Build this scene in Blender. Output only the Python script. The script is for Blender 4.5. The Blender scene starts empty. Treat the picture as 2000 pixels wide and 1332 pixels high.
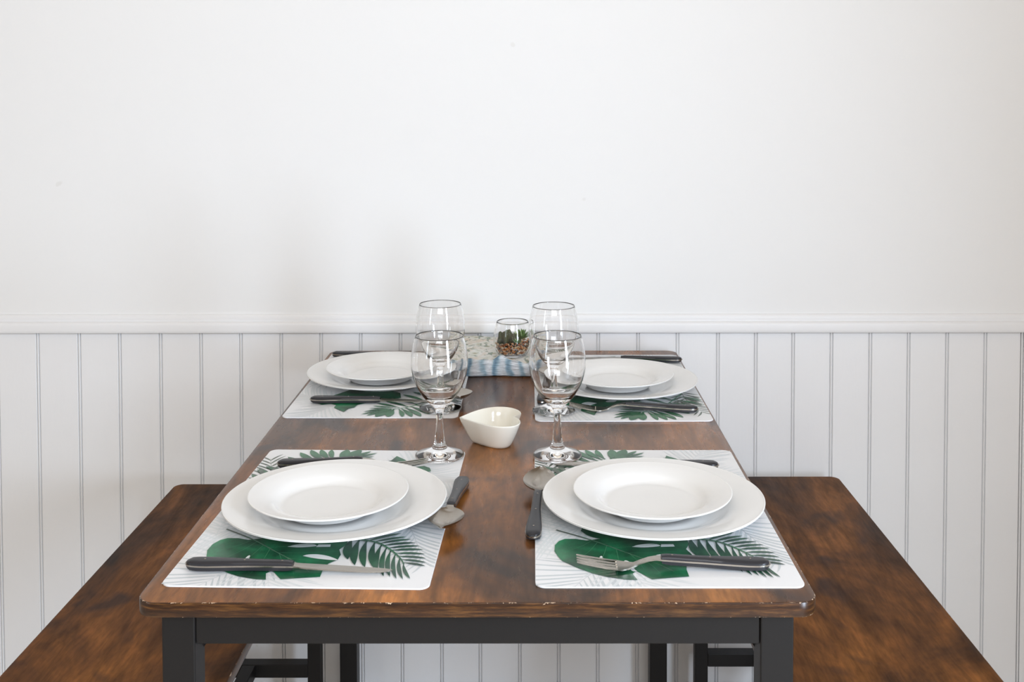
import bpy, bmesh, math, random
from mathutils import Vector, Matrix, noise
random.seed(7)
sc = bpy.context.scene
PI = math.pi
TOP = 0.75          # height of the table top above the floor

# ---------------------------------------------------------------- camera
cam_d = bpy.data.cameras.new('camera'); cam = bpy.data.objects.new('camera', cam_d)
sc.collection.objects.link(cam); sc.camera = cam
cam_d.sensor_width = 36.0; cam_d.lens = 2109.94 * 36 / 2000
cam_d.shift_x = (1000 - 1031.2) / 2000; cam_d.shift_y = (265.3 - 666) / 2000
cam_d.clip_start = 0.05
pitch, yaw, roll = 0.03494, -0.0022, -0.00133
cp, sp, cy, sy = math.cos(pitch), math.sin(pitch), math.cos(yaw), math.sin(yaw)
fwd = Vector((sy * cp, cy * cp, -sp)); rgt = Vector((cy, -sy, 0)); upv = rgt.cross(fwd)
r2 = math.cos(roll) * rgt + math.sin(roll) * upv; u2 = -math.sin(roll) * rgt + math.cos(roll) * upv
M = Matrix((r2, u2, -fwd)).transposed().to_4x4(); M.translation = Vector((0.05545, -1.08208, TOP + 0.51348))
cam.matrix_world = M

# ---------------------------------------------------------------- world, lights, exposure
sc.view_settings.view_transform = 'Standard'; sc.view_settings.look = 'None'
sc.view_settings.gamma = 1.0; sc.view_settings.use_curve_mapping = False
sc.view_settings.exposure = 0.07
w = bpy.data.worlds.new('world'); sc.world = w; w.use_nodes = True
w.node_tree.nodes['Background'].inputs[0].default_value = (0.75, 0.88, 1.0, 1)
w.node_tree.nodes['Background'].inputs[1].default_value = 1.0
cy_ = sc.cycles
cy_.use_denoising = True; cy_.max_bounces = 16; cy_.transmission_bounces = 16; cy_.glossy_bounces = 6
cy_.transparent_max_bounces = 16; cy_.sample_clamp_indirect = 60.0; cy_.blur_glossy = 0.5

def area(name, loc, target, sx, sy_, power, color):
    d = bpy.data.lights.new(name, 'AREA'); d.shape = 'RECTANGLE'; d.size = sx; d.size_y = sy_
    d.energy = power; d.color = color
    o = bpy.data.objects.new(name, d); sc.collection.objects.link(o); o.location = loc
    o.rotation_euler = (Vector(target) - Vector(loc)).to_track_quat('-Z', 'Y').to_euler()
    return o
ROOM_X0, ROOM_X1, ROOM_Y0, ROOM_Y1, ROOM_H = -2.0, 1.38, -2.3, 1.112, 2.5
area('daylight_right_window', (ROOM_X1 - 0.03, -1.20, 1.12), (0, -1.20, 1.12), 0.5, 1.4, 66, (0.78, 0.92, 1.10))
area('daylight_left_window', (ROOM_X0 + 0.03, -1.25, 1.36), (0, -1.25, 1.36), 0.26, 1.0, 6, (0.78, 0.92, 1.06))
area('added_rear_fill', (0.15, ROOM_Y0 + 0.03, 2.02), (0.15, 0, 1.6), 1.4, 0.6, 35, (0.94, 1.0, 1.06))  # added fill lamp behind the camera, brightens the middle of the wall
area('added_warm_ceiling_fill', (0.0, -0.5, ROOM_H - 0.03), (0.0, -0.5001, 0), 1.6, 1.2, 2.5, (1.0, 0.80, 0.58))  # added warm fill for the ambient light, no opening in the ceiling

# ---------------------------------------------------------------- helpers
def link(name, me, parent=None):
    o = bpy.data.objects.new(name, me); sc.collection.objects.link(o)
    if parent: o.parent = parent
    return o
def tag(o, label=None, cat=None, group=None, kind=None):
    if label: o['label'] = label
    if cat: o['category'] = cat
    if group: o['group'] = group
    if kind: o['kind'] = kind
    return o
def empty(name, loc=(0, 0, 0), rz=0):
    o = bpy.data.objects.new(name, None); sc.collection.objects.link(o)
    o.location = loc; o.rotation_euler = (0, 0, rz); o.empty_display_size = 0.05
    return o
def finish(name, bm, mats, parent=None, smooth=None, loc=(0, 0, 0), recalc=True):
    if recalc: bmesh.ops.recalc_face_normals(bm, faces=bm.faces)
    me = bpy.data.meshes.new(name); bm.to_mesh(me); bm.free()
    for m in (mats if isinstance(mats, (list, tuple)) else [mats]): me.materials.append(m)
    if smooth is not None:
        me.polygons.foreach_set('use_smooth', [True] * len(me.polygons))
        if smooth < 180: me.set_sharp_from_angle(angle=math.radians(smooth))
    o = link(name, me, parent); o.location = loc
    return o
def box(bm, x0, x1, y0, y1, z0, z1, bev=0.0, seg=2, mi=0):
    r = bmesh.ops.create_cube(bm, size=1)
    vs = r['verts']
    bmesh.ops.scale(bm, vec=(x1 - x0, y1 - y0, z1 - z0), verts=vs)
    bmesh.ops.translate(bm, vec=((x0 + x1) / 2, (y0 + y1) / 2, (z0 + z1) / 2), verts=vs)
    fs = set(f for v in vs for f in v.link_faces)
    for f in fs: f.material_index = mi
    if bev:
        es = list(set(e for v in vs for e in v.link_edges))
        bmesh.ops.bevel(bm, geom=es, offset=bev, segments=seg, profile=0.5, affect='EDGES')
def lathe(bm, prof, seg=64, mi=0, off=(0, 0, 0)):
    rings = []
    for r, z in prof:
        if r < 1e-6: rings.append([bm.verts.new((off[0], off[1], z + off[2]))])
        else: rings.append([bm.verts.new((off[0] + r * math.cos(2 * PI * k / seg), off[1] + r * math.sin(2 * PI * k / seg), z + off[2])) for k in range(seg)])
    for a, b in zip(rings[:-1], rings[1:]):
        for k in range(seg):
            k2 = (k + 1) % seg
            if len(a) == 1 and len(b) == 1: continue
            if len(a) == 1: f = bm.faces.new((a[0], b[k], b[k2]))
            elif len(b) == 1: f = bm.faces.new((a[k], b[0], a[k2]))
            else: f = bm.faces.new((a[k], b[k], b[k2], a[k2]))
            f.material_index = mi
def spline(pts, n):
    # Catmull-Rom through 2D/3D points
    P = [Vector(p) for p in pts]; out = []
    for i in range(len(P) - 1):
        p0 = P[i - 1] if i else P[0] * 2 - P[1]; p1, p2 = P[i], P[i + 1]
        p3 = P[i + 2] if i + 2 < len(P) else P[-1] * 2 - P[-2]
        for k in range(n):
            t = k / n
            out.append(0.5 * ((2 * p1) + (p2 - p0) * t + (2 * p0 - 5 * p1 + 4 * p2 - p3) * t * t + (3 * p1 - p0 - 3 * p2 + p3) * t ** 3))
    out.append(P[-1]); return out
def rrect(x0, x1, y0, y1, r, n=8):
    pts = []
    for cx, cy, a0 in ((x1 - r, y1 - r, 0), (x0 + r, y1 - r, 90), (x0 + r, y0 + r, 180), (x1 - r, y0 + r, 270)):
        for k in range(n + 1):
            a = math.radians(a0 + 90 * k / n); pts.append((cx + r * math.cos(a), cy + r * math.sin(a)))
    return pts
def slab(bm, outline, z0, z1, bev=0.0, side_mi=0, top_mi=0):
    # closed slab with a small rounding at top and bottom arris
    n = len(outline); c = Vector((sum(p[0] for p in outline) / n, sum(p[1] for p in outline) / n))
    def ring(inset, z):
        vs = []
        for i in range(n):
            p = Vector(outline[i]); a = Vector(outline[i - 1]); b = Vector(outline[(i + 1) % n])
            t = (b - a).normalized(); nrm = Vector((t.y, -t.x))
            vs.append(bm.verts.new((p.x - nrm.x * inset, p.y - nrm.y * inset, z)))
        return vs
    rs = [ring(bev, z0)]
    if bev: rs += [ring(bev * .3, z0 + bev * .3), ring(0, z0 + bev), ring(0, z1 - bev), ring(bev * .3, z1 - bev * .3)]
    rs.append(ring(bev, z1))
    for A, B in zip(rs[:-1], rs[1:]):
        for i in range(n):
            j = (i + 1) % n; f = bm.faces.new((A[i], A[j], B[j], B[i])); f.material_index = side_mi
    f = bm.faces.new(rs[-1]); f.material_index = top_mi
    f = bm.faces.new(list(reversed(rs[0]))); f.material_index = top_mi
def loft(bm, st, nx=6, mi=0, y_off=None):
    """st: stations (x, halfwidth, z_centre_top, cup, thickness, dome, yc). top z at q in[-1,1] = zc + cup*q^2 - dome*q^4 ; closed solid"""
    rows = []
    for s in st:
        x, hw, zc, cup, th, dome = s[:6]; yc = s[6] if len(s) > 6 else 0
        top = [bm.verts.new((x, yc + hw * q, zc + cup * q * q - dome * q ** 4)) for q in [-1 + 2 * j / nx for j in range(nx + 1)]]
        bot = [bm.verts.new((x, yc + hw * q, zc - th + cup * q * q)) for q in [-1 + 2 * j / nx for j in range(nx + 1)]]
        rows.append((top, bot))
    def F(vs):
        try: f = bm.faces.new(vs); f.material_index = mi
        except ValueError: pass
    for (t0, b0), (t1, b1) in zip(rows[:-1], rows[1:]):
        for j in range(nx):
            F((t0[j], t1[j], t1[j + 1], t0[j + 1])); F((b0[j], b0[j + 1], b1[j + 1], b1[j]))
        F((t0[0], b0[0], b1[0], t1[0])); F((t0[nx], t1[nx], b1[nx], b0[nx]))
    for t, b in (rows[0], rows[-1]):
        F(list(t) + list(reversed(b)))
def copy_thing(o, loc, rz, label=None, group=None):
    r = o.copy(); sc.collection.objects.link(r); r.location = loc; r.rotation_euler = (0, 0, rz)
    if label: r['label'] = label
    if group: r['group'] = group
    for ch in list(o.children):
        c = ch.copy(); sc.collection.objects.link(c); c.parent = r
        for g in list(ch.children):
            d = g.copy(); sc.collection.objects.link(d); d.parent = c
    return r

# ---------------------------------------------------------------- materials
def mat(name, color=(0.8, 0.8, 0.8), rough=0.5, metal=0.0, **kw):
    m = bpy.data.materials.new(name); m.use_nodes = True
    b = m.node_tree.nodes['Principled BSDF']
    b.inputs['Base Color'].default_value = (*color, 1); b.inputs['Roughness'].default_value = rough; b.inputs['Metallic'].default_value = metal
    for k, v in kw.items(): b.inputs[k.replace('_', ' ')].default_value = v
    return m
class NT:
    def __init__(s, m): s.m = m; s.nt = m.node_tree; s.b = s.nt.nodes['Principled BSDF']
    def n(s, t, **kw):
        nd = s.nt.nodes.new(t)
        for k, v in kw.items(): setattr(nd, k, v)
        return nd
    def l(s, a, b): s.nt.links.new(a, b)
    def coord(s, scale=(1, 1, 1), rot=(0, 0, 0), out='Object', loc=(0, 0, 0)):
        t = s.n('ShaderNodeTexCoord'); mp = s.n('ShaderNodeMapping')
        mp.inputs['Scale'].default_value = scale; mp.inputs['Rotation'].default_value = rot; mp.inputs['Location'].default_value = loc
        s.l(t.outputs[out], mp.inputs['Vector']); return mp.outputs[0]
    def noise(s, vec, scale, detail=4, rough=0.55, dist=0.0):
        t = s.n('ShaderNodeTexNoise'); t.inputs['Scale'].default_value = scale; t.inputs['Detail'].default_value = detail
        t.inputs['Roughness'].default_value = rough; t.inputs['Distortion'].default_value = dist
        s.l(vec, t.inputs['Vector']); return t.outputs['Fac']
    def ramp(s, fac, stops, interp='LINEAR'):
        r = s.n('ShaderNodeValToRGB'); r.color_ramp.interpolation = interp
        while len(r.color_ramp.elements) < len(stops): r.color_ramp.elements.new(0.5)
        for e, (p, c) in zip(r.color_ramp.elements, stops):
            e.position = p; e.color = (*c, 1) if len(c) == 3 else c
        s.l(fac, r.inputs[0]); return r.outputs[0]
    def mix(s, fac, a, b, mode='MIX'):
        x = s.n('ShaderNodeMix'); x.data_type = 'RGBA'; x.blend_type = mode
        for i, v in ((0, fac), (6, a), (7, b)):
            if hasattr(v, 'links') or isinstance(v, bpy.types.NodeSocket): s.l(v, x.inputs[i])
            elif i == 0: x.inputs[0].default_value = v
            else: x.inputs[i].default_value = (*v, 1)
        return x.outputs[2]
    def math(s, op, a, b=0.0):
        x = s.n('ShaderNodeMath'); x.operation = op
        for i, v in ((0, a), (1, b)):
            if isinstance(v, bpy.types.NodeSocket): s.l(v, x.inputs[i])
            else: x.inputs[i].default_value = v
        return x.outputs[0]
    def bump(s, h, strength=0.2, dist=0.01):
        b = s.n('ShaderNodeBump'); b.inputs['Strength'].default_value = strength; b.inputs['Distance'].default_value = dist
        s.l(h, b.inputs['Height']); s.l(b.outputs[0], s.b.inputs['Normal'])
    def col(s, c): s.l(c, s.b.inputs['Base Color'])
g3 = lambda v: (v, v, v)

def wood(name, grain_axis, bright=1.0, seed=0.0, rough=0.3, blotch=1.0, spec=0.5):
    m = mat(name, rough=rough, Specular_IOR_Level=spec); t = NT(m)
    st = (1, 0.16, 1) if grain_axis == 'Y' else (0.16, 1, 1)
    v1 = t.coord(scale=(1, .55, 1) if grain_axis == 'Y' else (.55, 1, 1), loc=(seed, seed * 1.7, 0))
    vg = t.coord(scale=st, loc=(seed * 2, seed, 0))
    big = t.noise(v1, 6.5, 5, 0.6, 0.6)
    fine = t.noise(vg, 170, 3, 0.55, 0.3)
    med = t.noise(vg, 34, 5, 0.6, 0.8)
    B = bright
    base = t.ramp(big, [(0.30, (.032 * B, .019 * B, .013 * B)), (0.42, (.088 * B, .037 * B, .014 * B)), (0.54, (.175 * B, .068 * B, .018 * B)), (0.70, (.32 * B, .125 * B, .030 * B))])
    str_ = t.ramp(med, [(0.3, g3(.55)), (0.5, g3(1.0)), (0.72, (1.45, 1.35, 1.2))])
    c = t.mix(0.85, base, str_, 'MULTIPLY')
    fs = t.ramp(fine, [(0.33, g3(.70)), (0.5, g3(1.0)), (0.67, g3(1.25))])
    c = t.mix(0.7, c, fs, 'MULTIPLY')
    kn = t.noise(t.coord(scale=(1, .8, 1), loc=(seed * 3, 4, 0)), 9 * blotch, 2, 0.5, 0.4)
    km = t.ramp(kn, [(0.60, g3(0)), (0.68, g3(1))])
    c = t.mix(t.math('MULTIPLY', km, 0.72), c, (.03 * B, .022 * B, .022 * B))
    t.col(c)
    t.l(t.ramp(med, [(0.3, g3(rough + .06)), (0.7, g3(rough - .03))]), t.b.inputs['Roughness'])
    return m
M_top = wood('rustic_laminate_top', 'Y', 1.25, 0.3, 0.27, 1.0, 0.45)
M_bench = wood('rustic_laminate_bench', 'Y', 0.85, 5.1, 0.55, 1.1, 0.12)
def edgeband(name, z0, z1, seed):
    # printed edge band with worn pale chips along both arrises
    m = mat(name, rough=0.28); t = NT(m)
    v = t.coord(scale=(.1, .1, 1), loc=(seed, 0, 0)); n1 = t.noise(v, 260, 5, .65, .2)
    n2 = t.noise(t.coord(loc=(seed, 1, 0)), 22, 3, .5)
    c = t.ramp(n1, [(.3, (.010, .004, .002)), (.5, (.042, .015, .0045)), (.68, (.125, .052, .013))])
    c = t.mix(.6, c, t.ramp(n2, [(.35, g3(.6)), (.6, g3(1.25))]), 'MULTIPLY')
    tc = t.n('ShaderNodeTexCoord'); sx = t.n('ShaderNodeSeparateXYZ'); t.l(tc.outputs['Object'], sx.inputs[0])
    zc = t.math('ABSOLUTE', t.math('SUBTRACT', sx.outputs[2], (z0 + z1) / 2)); near = t.math('DIVIDE', zc, (z1 - z0) / 2)
    chip = t.noise(t.coord(loc=(seed * 3, 0, 0)), 55, 4, .7)
    ch2 = t.noise(t.coord(loc=(seed * 3, 7, 0)), 420, 2, .6)
    s_ = t.math('ADD', t.math('MULTIPLY', near, .36), t.math('ADD', t.math('MULTIPLY', chip, .5), t.math('MULTIPLY', ch2, .3)))
    k = t.ramp(s_, [(.79, g3(0)), (.81, g3(1))])
    c = t.mix(k, c, (.52, .38, .26)); t.col(c)
    return m
M_edge = edgeband('laminate_edge_band', -0.0155, 0, 1.3)
M_edge_b = edgeband('bench_edge_band', -0.016, 0, 6.0)

M_black = mat('black_brown_metal', (.011, .0098, .0095), 0.42, Specular_IOR_Level=0.3)
t = NT(M_black); t.bump(t.noise(t.coord(), 900, 2), 0.05, 0.001)
M_wall = mat('white_wall_paint', (.84, .84, .835), 0.62)
t = NT(M_wall); a = t.noise(t.coord(), 3, 5); b_ = t.noise(t.coord(), 60, 4)
t.bump(t.math('ADD', t.math('MULTIPLY', a, 1.0), t.math('MULTIPLY', b_, .08)), 0.12, 0.01)
sp_ = t.noise(t.coord(), 26, 2, .4); t.col(t.mix(t.ramp(sp_, [(.765, g3(0)), (.80, g3(1))]), (.84, .84, .835), (.79, .785, .77)))
M_board = mat('white_satin_panel_paint', (.83, .83, .835), 0.42)
t = NT(M_board); b_ = t.noise(t.coord(scale=(1, 1, .25)), 90, 4); t.bump(b_, 0.06, 0.004)
sp_ = t.noise(t.coord(), 19, 3, .5); t.col(t.mix(t.ramp(sp_, [(.74, g3(0)), (.78, g3(1))]), (.83, .83, .835), (.70, .67, .62)))
M_warm = mat('warm_grey_room_paint', (.49, .395, .31), 0.7)
M_floor = mat('pale_grey_floorboards', (.50, .485, .46), 0.5); t = NT(M_floor)
br = t.n('ShaderNodeTexBrick'); br.inputs['Scale'].default_value = 1.0; br.inputs['Brick Width'].default_value = 1.2; br.inputs['Row Height'].default_value = .15; br.inputs['Mortar Size'].default_value = .002
br.inputs['Color1'].default_value = (.52, .475, .415, 1); br.inputs['Color2'].default_value = (.58, .53, .46, 1); br.inputs['Mortar'].default_value = (.15, .14, .13, 1)
t.l(t.coord(rot=(0, 0, PI / 2)), br.inputs['Vector']); t.col(t.mix(.3, br.outputs[0], t.ramp(t.noise(t.coord(scale=(1, .1, 1)), 60, 4), [(.3, g3(.7)), (.7, g3(1.2))]), 'MULTIPLY'))
M_ceil = mat('ceiling_paint', (.58, .49, .39), 0.8)
M_ceramic = mat('white_glazed_porcelain', (.82, .82, .81), 0.16, Coat_Weight=0.3, Coat_Roughness=0.06)
M_cream = mat('cream_glazed_ceramic', (.87, .84, .75), 0.13, Coat_Weight=0.3, Coat_Roughness=0.05)
M_glass = mat('clear_glass', (1, 1, 1), 0.0, IOR=1.48, Transmission_Weight=1.0)
M_steel = mat('polished_steel', (.40, .365, .32), 0.2, 1.0)
t = NT(M_steel); t.l(t.ramp(t.noise(t.coord(scale=(.2, 1, 1)), 300, 3), [(.3, g3(.16)), (.7, g3(.26))]), t.b.inputs['Roughness'])
M_grip = mat('charcoal_plastic_grip', (.024, .024, .028), 0.33, Specular_IOR_Level=.4)
M_pane = mat('window_glass', (1, 1, 1), 0.0, IOR=1.45, Transmission_Weight=1.0)

# print colours
M_mat = mat('white_placemat_vinyl', (.84, .855, .88), 0.34)
def leafmat(name, dark, light, scale):
    m = mat(name, dark, 0.34); t = NT(m)
    n = t.noise(t.coord(), scale, 3, .5, .4)
    s = t.noise(t.coord(scale=(1, .35, 1), rot=(0, 0, .7)), 220, 3, .6)
    c = t.ramp(n, [(.34, dark), (.52, tuple((a + b) / 2 for a, b in zip(dark, light))), (.68, light)])
    t.col(t.mix(.5, c, t.ramp(s, [(.3, g3(.75)), (.7, g3(1.3))]), 'MULTIPLY')); return m
M_mon = leafmat('print_monstera_green', (.007, .042, .022), (.018, .20, .085), 22)
M_palm = leafmat('print_palm_green', (.010, .045, .030), (.028, .11, .058), 40)
M_fan = leafmat('print_fan_green', (.025, .10, .052), (.07, .22, .115), 30)
M_grey = mat('print_grey_fronds', (.58, .63, .66), 0.34)  # grey ink of the background fronds
M_pale = mat('print_pale_fronds', (.72, .765, .79), 0.34)
M_vein = mat('print_leaf_veins', (.075, .26, .14), 0.34)
M_olive = leafmat('print_olive_fronds', (.06, .085, .065), (.16, .21, .17), 60)  # grey-green ink of the left-hand frond and fingers
PRINT = [M_mat, M_mon, M_palm, M_fan, M_grey, M_pale, M_vein, M_olive]

# ---------------------------------------------------------------- the room
def struct(name, bm, m, **kw): return tag(finish(name, bm, m, **kw), kind='structure')
WY = ROOM_Y1
bm = bmesh.new(); box(bm, ROOM_X0, ROOM_X1, WY, WY + 0.12, TOP + 0.05, ROOM_H); struct('wall_back', bm, M_wall)
bm = bmesh.new(); box(bm, ROOM_X0, ROOM_X1, ROOM_Y0, WY + .12, -0.06, 0); struct('floor', bm, M_floor)
bm = bmesh.new(); box(bm, ROOM_X0, ROOM_X1, ROOM_Y0, WY + .12, ROOM_H, ROOM_H + .06); struct('ceiling', bm, M_ceil)
bm = bmesh.new(); box(bm, ROOM_X0 - .1, ROOM_X0, ROOM_Y0, WY + .12, 0, ROOM_H); struct('wall_left', bm, M_warm)
bm = bmesh.new(); box(bm, ROOM_X1, ROOM_X1 + .1, ROOM_Y0, WY + .12, 0, ROOM_H); struct('wall_right', bm, M_warm)
bm = bmesh.new(); box(bm, ROOM_X0, ROOM_X1, ROOM_Y0 - .1, ROOM_Y0, 0, ROOM_H); struct('wall_front', bm, M_warm)
# beadboard panelling: boards with a bead between two narrow grooves
gx = [-0.9544, -0.8694, -0.7865, -0.7026, -0.6198, -0.538, -0.4552, -0.3734, -0.2927, -0.211, -0.1292, -0.0496, 0.0321, 0.1127, 0.1933, 0.275, 0.3556, 0.4383, 0.5157, 0.5921, 0.6705, 0.75, 0.8284, 0.9069, 0.9853, 1.0605]
while gx[0] > ROOM_X0 + .12: gx.insert(0, gx[0] - 0.083)
while gx[-1] < ROOM_X1 - .12: gx.append(gx[-1] + 0.0783)
prof = [(ROOM_X0, 0.0)]
for g in gx:
    d = 0.0039
    if abs(g - 1.0605) < 1e-4: d = 0.009
    prof += [(g - .0046, 0), (g - .0036, -.0009), (g - .0030, -d), (g - .0022, -d), (g - .0016, -.0007), (g - .0006, .0003), (g + .0006, .0003), (g + .0016, -.0007), (g + .0022, -d), (g + .0030, -d), (g + .0036, -.0009), (g + .0046, 0)]
prof.append((ROOM_X1, 0.0))
bm = bmesh.new()
ra = [bm.verts.new((x, WY - d, 0.0)) for x, d in prof]; rb = [bm.verts.new((x, WY - d, TOP + 0.05)) for x, d in prof]
ba = [bm.verts.new((x, WY + .03, 0.0)) for x in (ROOM_X0, ROOM_X1)]; bb = [bm.verts.new((x, WY + .03, TOP + .05)) for x in (ROOM_X0, ROOM_X1)]
for i in range(len(prof) - 1): bm.faces.new((ra[i], ra[i + 1], rb[i + 1], rb[i]))
bm.faces.new((ba[0], ba[1], bb[1], bb[0])); bm.faces.new((ra[0], ba[0], bb[0], rb[0])); bm.faces.new((ra[-1], rb[-1], bb[1], ba[1]))
bm.faces.new(rb + [bb[1], bb[0]]); bm.faces.new(list(reversed(ra)) + [ba[0], ba[1]])
o = struct('trim_2', bm, M_board); o['label'] = 'white beadboard wainscot panelling'
# chair rail
rp = [(0.010, .0355), (.0122, .0362), (.0132, .0380), (.0135, .042), (.0135, .0505), (.0130, .0540), (.0118, .0565), (.0095, .0580), (.0062, .0588), (.0060, .0606), (.0066, .0625), (.0064, .0670), (.0050, .0705), (.0034, .0724), (0, .0730)]
bm = bmesh.new(); A = []; B = []
for d, z in [(0, .0355)] + rp:
    A.append(bm.verts.new((ROOM_X0, WY - d, TOP + z))); B.append(bm.verts.new((ROOM_X1, WY - d, TOP + z)))
for i in range(len(A)):
    j = (i + 1) % len(A); bm.faces.new((A[i], A[j], B[j], B[i]))
bm.faces.new(A); bm.faces.new(list(reversed(B)))
o = struct('trim_1', bm, M_board, smooth=35); o['label'] = 'white moulded chair rail'
bm = bmesh.new(); box(bm, ROOM_X0, ROOM_X1, WY - .018, WY - .004, 0, .055, .004); struct('baseboard_back', bm, M_board)
def window(i, c, axis, wd, ht):
    bm = bmesh.new(); f = .06
    def bx(a0, a1, z0, z1):
        if axis == 'Y': box(bm, c[0] + a0, c[0] + a1, c[1] - .02, c[1] + .03, z0, z1, .004)
        else: box(bm, c[0] - .025, c[0] + .025, c[1] + a0, c[1] + a1, z0, z1, .004)
    h, v = wd / 2, ht / 2
    bx(-h - f, -h, c[2] - v - f, c[2] + v + f); bx(h, h + f, c[2] - v - f, c[2] + v + f)
    bx(-h, h, c[2] - v - f, c[2] - v); bx(-h, h, c[2] + v, c[2] + v + f)
    struct('window_%d' % i, bm, M_board)
window(1, (0.15, ROOM_Y0 + .0201, 2.02), 'Y', 1.4, .62)  # invented frame around the added rear fill lamp
window(2, (ROOM_X1 - .0251, -1.20, 1.12), "X", .5, 1.4)
window(3, (ROOM_X0 + .0251, -1.25, 1.36), 'X', .26, 1.0)

# ---------------------------------------------------------------- dining table
T = empty('dining_table', (0, 0, TOP)); tag(T, 'rustic brown wood-look dining table with black metal legs against the white panelling', 'table')
bm = bmesh.new(); slab(bm, rrect(-.35, .35, 0, 1.1, .022), -.0155, 0, .0012, side_mi=1, top_mi=0)
finish('tabletop', bm, [M_top, M_edge], T, smooth=40)
LX0, LX1 = .2936, .3280
for sx in (-1, 1):
    for y0 in (.02, 1.045):
        bm = bmesh.new(); xs = sorted((sx * LX0, sx * LX1)); box(bm, xs[0], xs[1], y0, y0 + .0345, -TOP, -.0157, .0015)
        finish('leg', bm, M_black, T)
for y0 in (.0225, 1.052):
    bm = bmesh.new(); box(bm, -LX0 + .0002, LX0 - .0002, y0, y0 + .025, -.054, -.0157, .001); finish('apron', bm, M_black, T)
for sx in (-1, 1):
    bm = bmesh.new(); xs = sorted((sx * (LX0 + .005), sx * (LX1 - .003))); box(bm, xs[0], xs[1], .0547, 1.0448, -.054, -.0157, .001); finish('apron', bm, M_black, T)
for sx in (-1, 1):
    for y0 in (.05, 1.03):
        bm = bmesh.new()
        a = [(sx * LX0, -.0542), (sx * (LX0 - .0), -.071), (sx * (LX0 - .004), -.0660), (sx * (LX0 - .011), -.0542)]
        A = [bm.verts.new((x, y0, z)) for x, z in a]; B = [bm.verts.new((x, y0 + .003, z)) for x, z in a]
        for i in range(4): bm.faces.new((A[i], A[(i + 1) % 4], B[(i + 1) % 4], B[i]))
        bm.faces.new(A); bm.faces.new(B[::-1]); finish('corner_bracket', bm, M_black, T)
for x in (-.195, .2025):
    for y in (.036, 1.064):
        bm = bmesh.new(); lathe(bm, [(0, -.0575), (.003, -.0572), (.0052, -.056), (.0056, -.0541), (0, -.0541)], 16, off=(x, y, 0)); finish('bolt', bm, M_black, T, smooth=40)

# ---------------------------------------------------------------- benches
BH = .50; BL = .97; BW = .305
def make_bench():
    R = empty('bench', (0, 0, 0)); L2 = BL; hw = BW / 2
    bm = bmesh.new(); slab(bm, rrect(-hw, hw, 0, L2, .018), -.016, 0, .001, side_mi=1); finish('seat', bm, [M_bench, M_edge_b], R, smooth=40)
    i = .0125; lw = .0255
    for sx in (-1, 1):
        for y0 in (.02, L2 - .02 - lw):
            xs = sorted((sx * (hw - i), sx * (hw - i - lw))); bm = bmesh.new(); box(bm, xs[0], xs[1], y0, y0 + lw, -BH, -.0162, .0012); finish('leg', bm, M_black, R)
    for y0 in (.0205, L2 - .02 - lw + .0005):
        bm = bmesh.new(); box(bm, -hw + i + lw + .0002, hw - i - lw - .0002, y0, y0 + lw - .001, -.041, -.0162, .001); finish('apron', bm, M_black, R)
        bm = bmesh.new(); box(bm, -hw + i + lw + .0002, hw - i - lw - .0002, y0, y0 + lw - .001, -.367, -.341, .001)
        cb = finish('crossbar', bm, M_black, R)
        for sx in (-1, 1):
            bm = bmesh.new(); lathe(bm, [(0, -.3705), (.004, -.3702), (.006, -.369), (.0065, -.3671), (0, -.3671)], 14, off=(sx * .062, y0 + .012, 0)); finish('bolt', bm, M_black, cb, smooth=40)
    for sx in (-1, 1):
        xs = sorted((sx * (hw - i - .002), sx * (hw - i - lw + .002))); bm = bmesh.new(); box(bm, xs[0], xs[1], .02 + lw + .0002, L2 - .02 - lw - .0002, -.041, -.0162, .001); finish('apron', bm, M_black, R)
    bm = bmesh.new(); box(bm, -.0125, .0125, .0212 + lw, L2 - .0202 - lw, -.3665, -.3415, .001); finish('stretcher', bm, M_black, R)
    return R
b1 = make_bench(); b1.location = (-.495, .062, BH)
tag(b1, 'low brown wood-look bench on the left side of the table, partly tucked under it', 'bench', 'benches on either side of the table')
b2 = copy_thing(b1, (.5215, .103, BH), 0, 'low brown wood-look bench on the right side of the table, beside the pinkish wall end', 'benches on either side of the table')
b2['label'] = 'low brown wood-look bench on the right side of the table with orange-brown grain'

# ---------------------------------------------------------------- placemats
def poly(bm, pts, z, mi):
    vs = [bm.verts.new((x, y, z)) for x, y in pts]
    try: f = bm.faces.new(vs)
    except ValueError: return
    f.material_index = mi
    if f.normal.z < 0: f.normal_flip()
MW, ML, MT = .284, .44, .0018
CL = 0.004
def clip(pts):
    # keep the print inside the mat
    def cut(ps, ax, lim, sgn):
        out = []
        for i in range(len(ps)):
            a, b = ps[i - 1], ps[i]; ia = sgn * (a[ax] - lim) <= 0; ib = sgn * (b[ax] - lim) <= 0
            if ia != ib:
                t_ = (lim - a[ax]) / (b[ax] - a[ax]); out.append((a[0] + (b[0] - a[0]) * t_, a[1] + (b[1] - a[1]) * t_))
            if ib: out.append(tuple(b))
        return out
    for ax, lim, s_ in ((0, .0005, -1), (0, MW - .0005, 1), (1, .0005, -1), (1, ML - .0005, 1)):
        pts = cut(pts, ax, lim, s_)
        if len(pts) < 3: return []
    return pts
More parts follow.
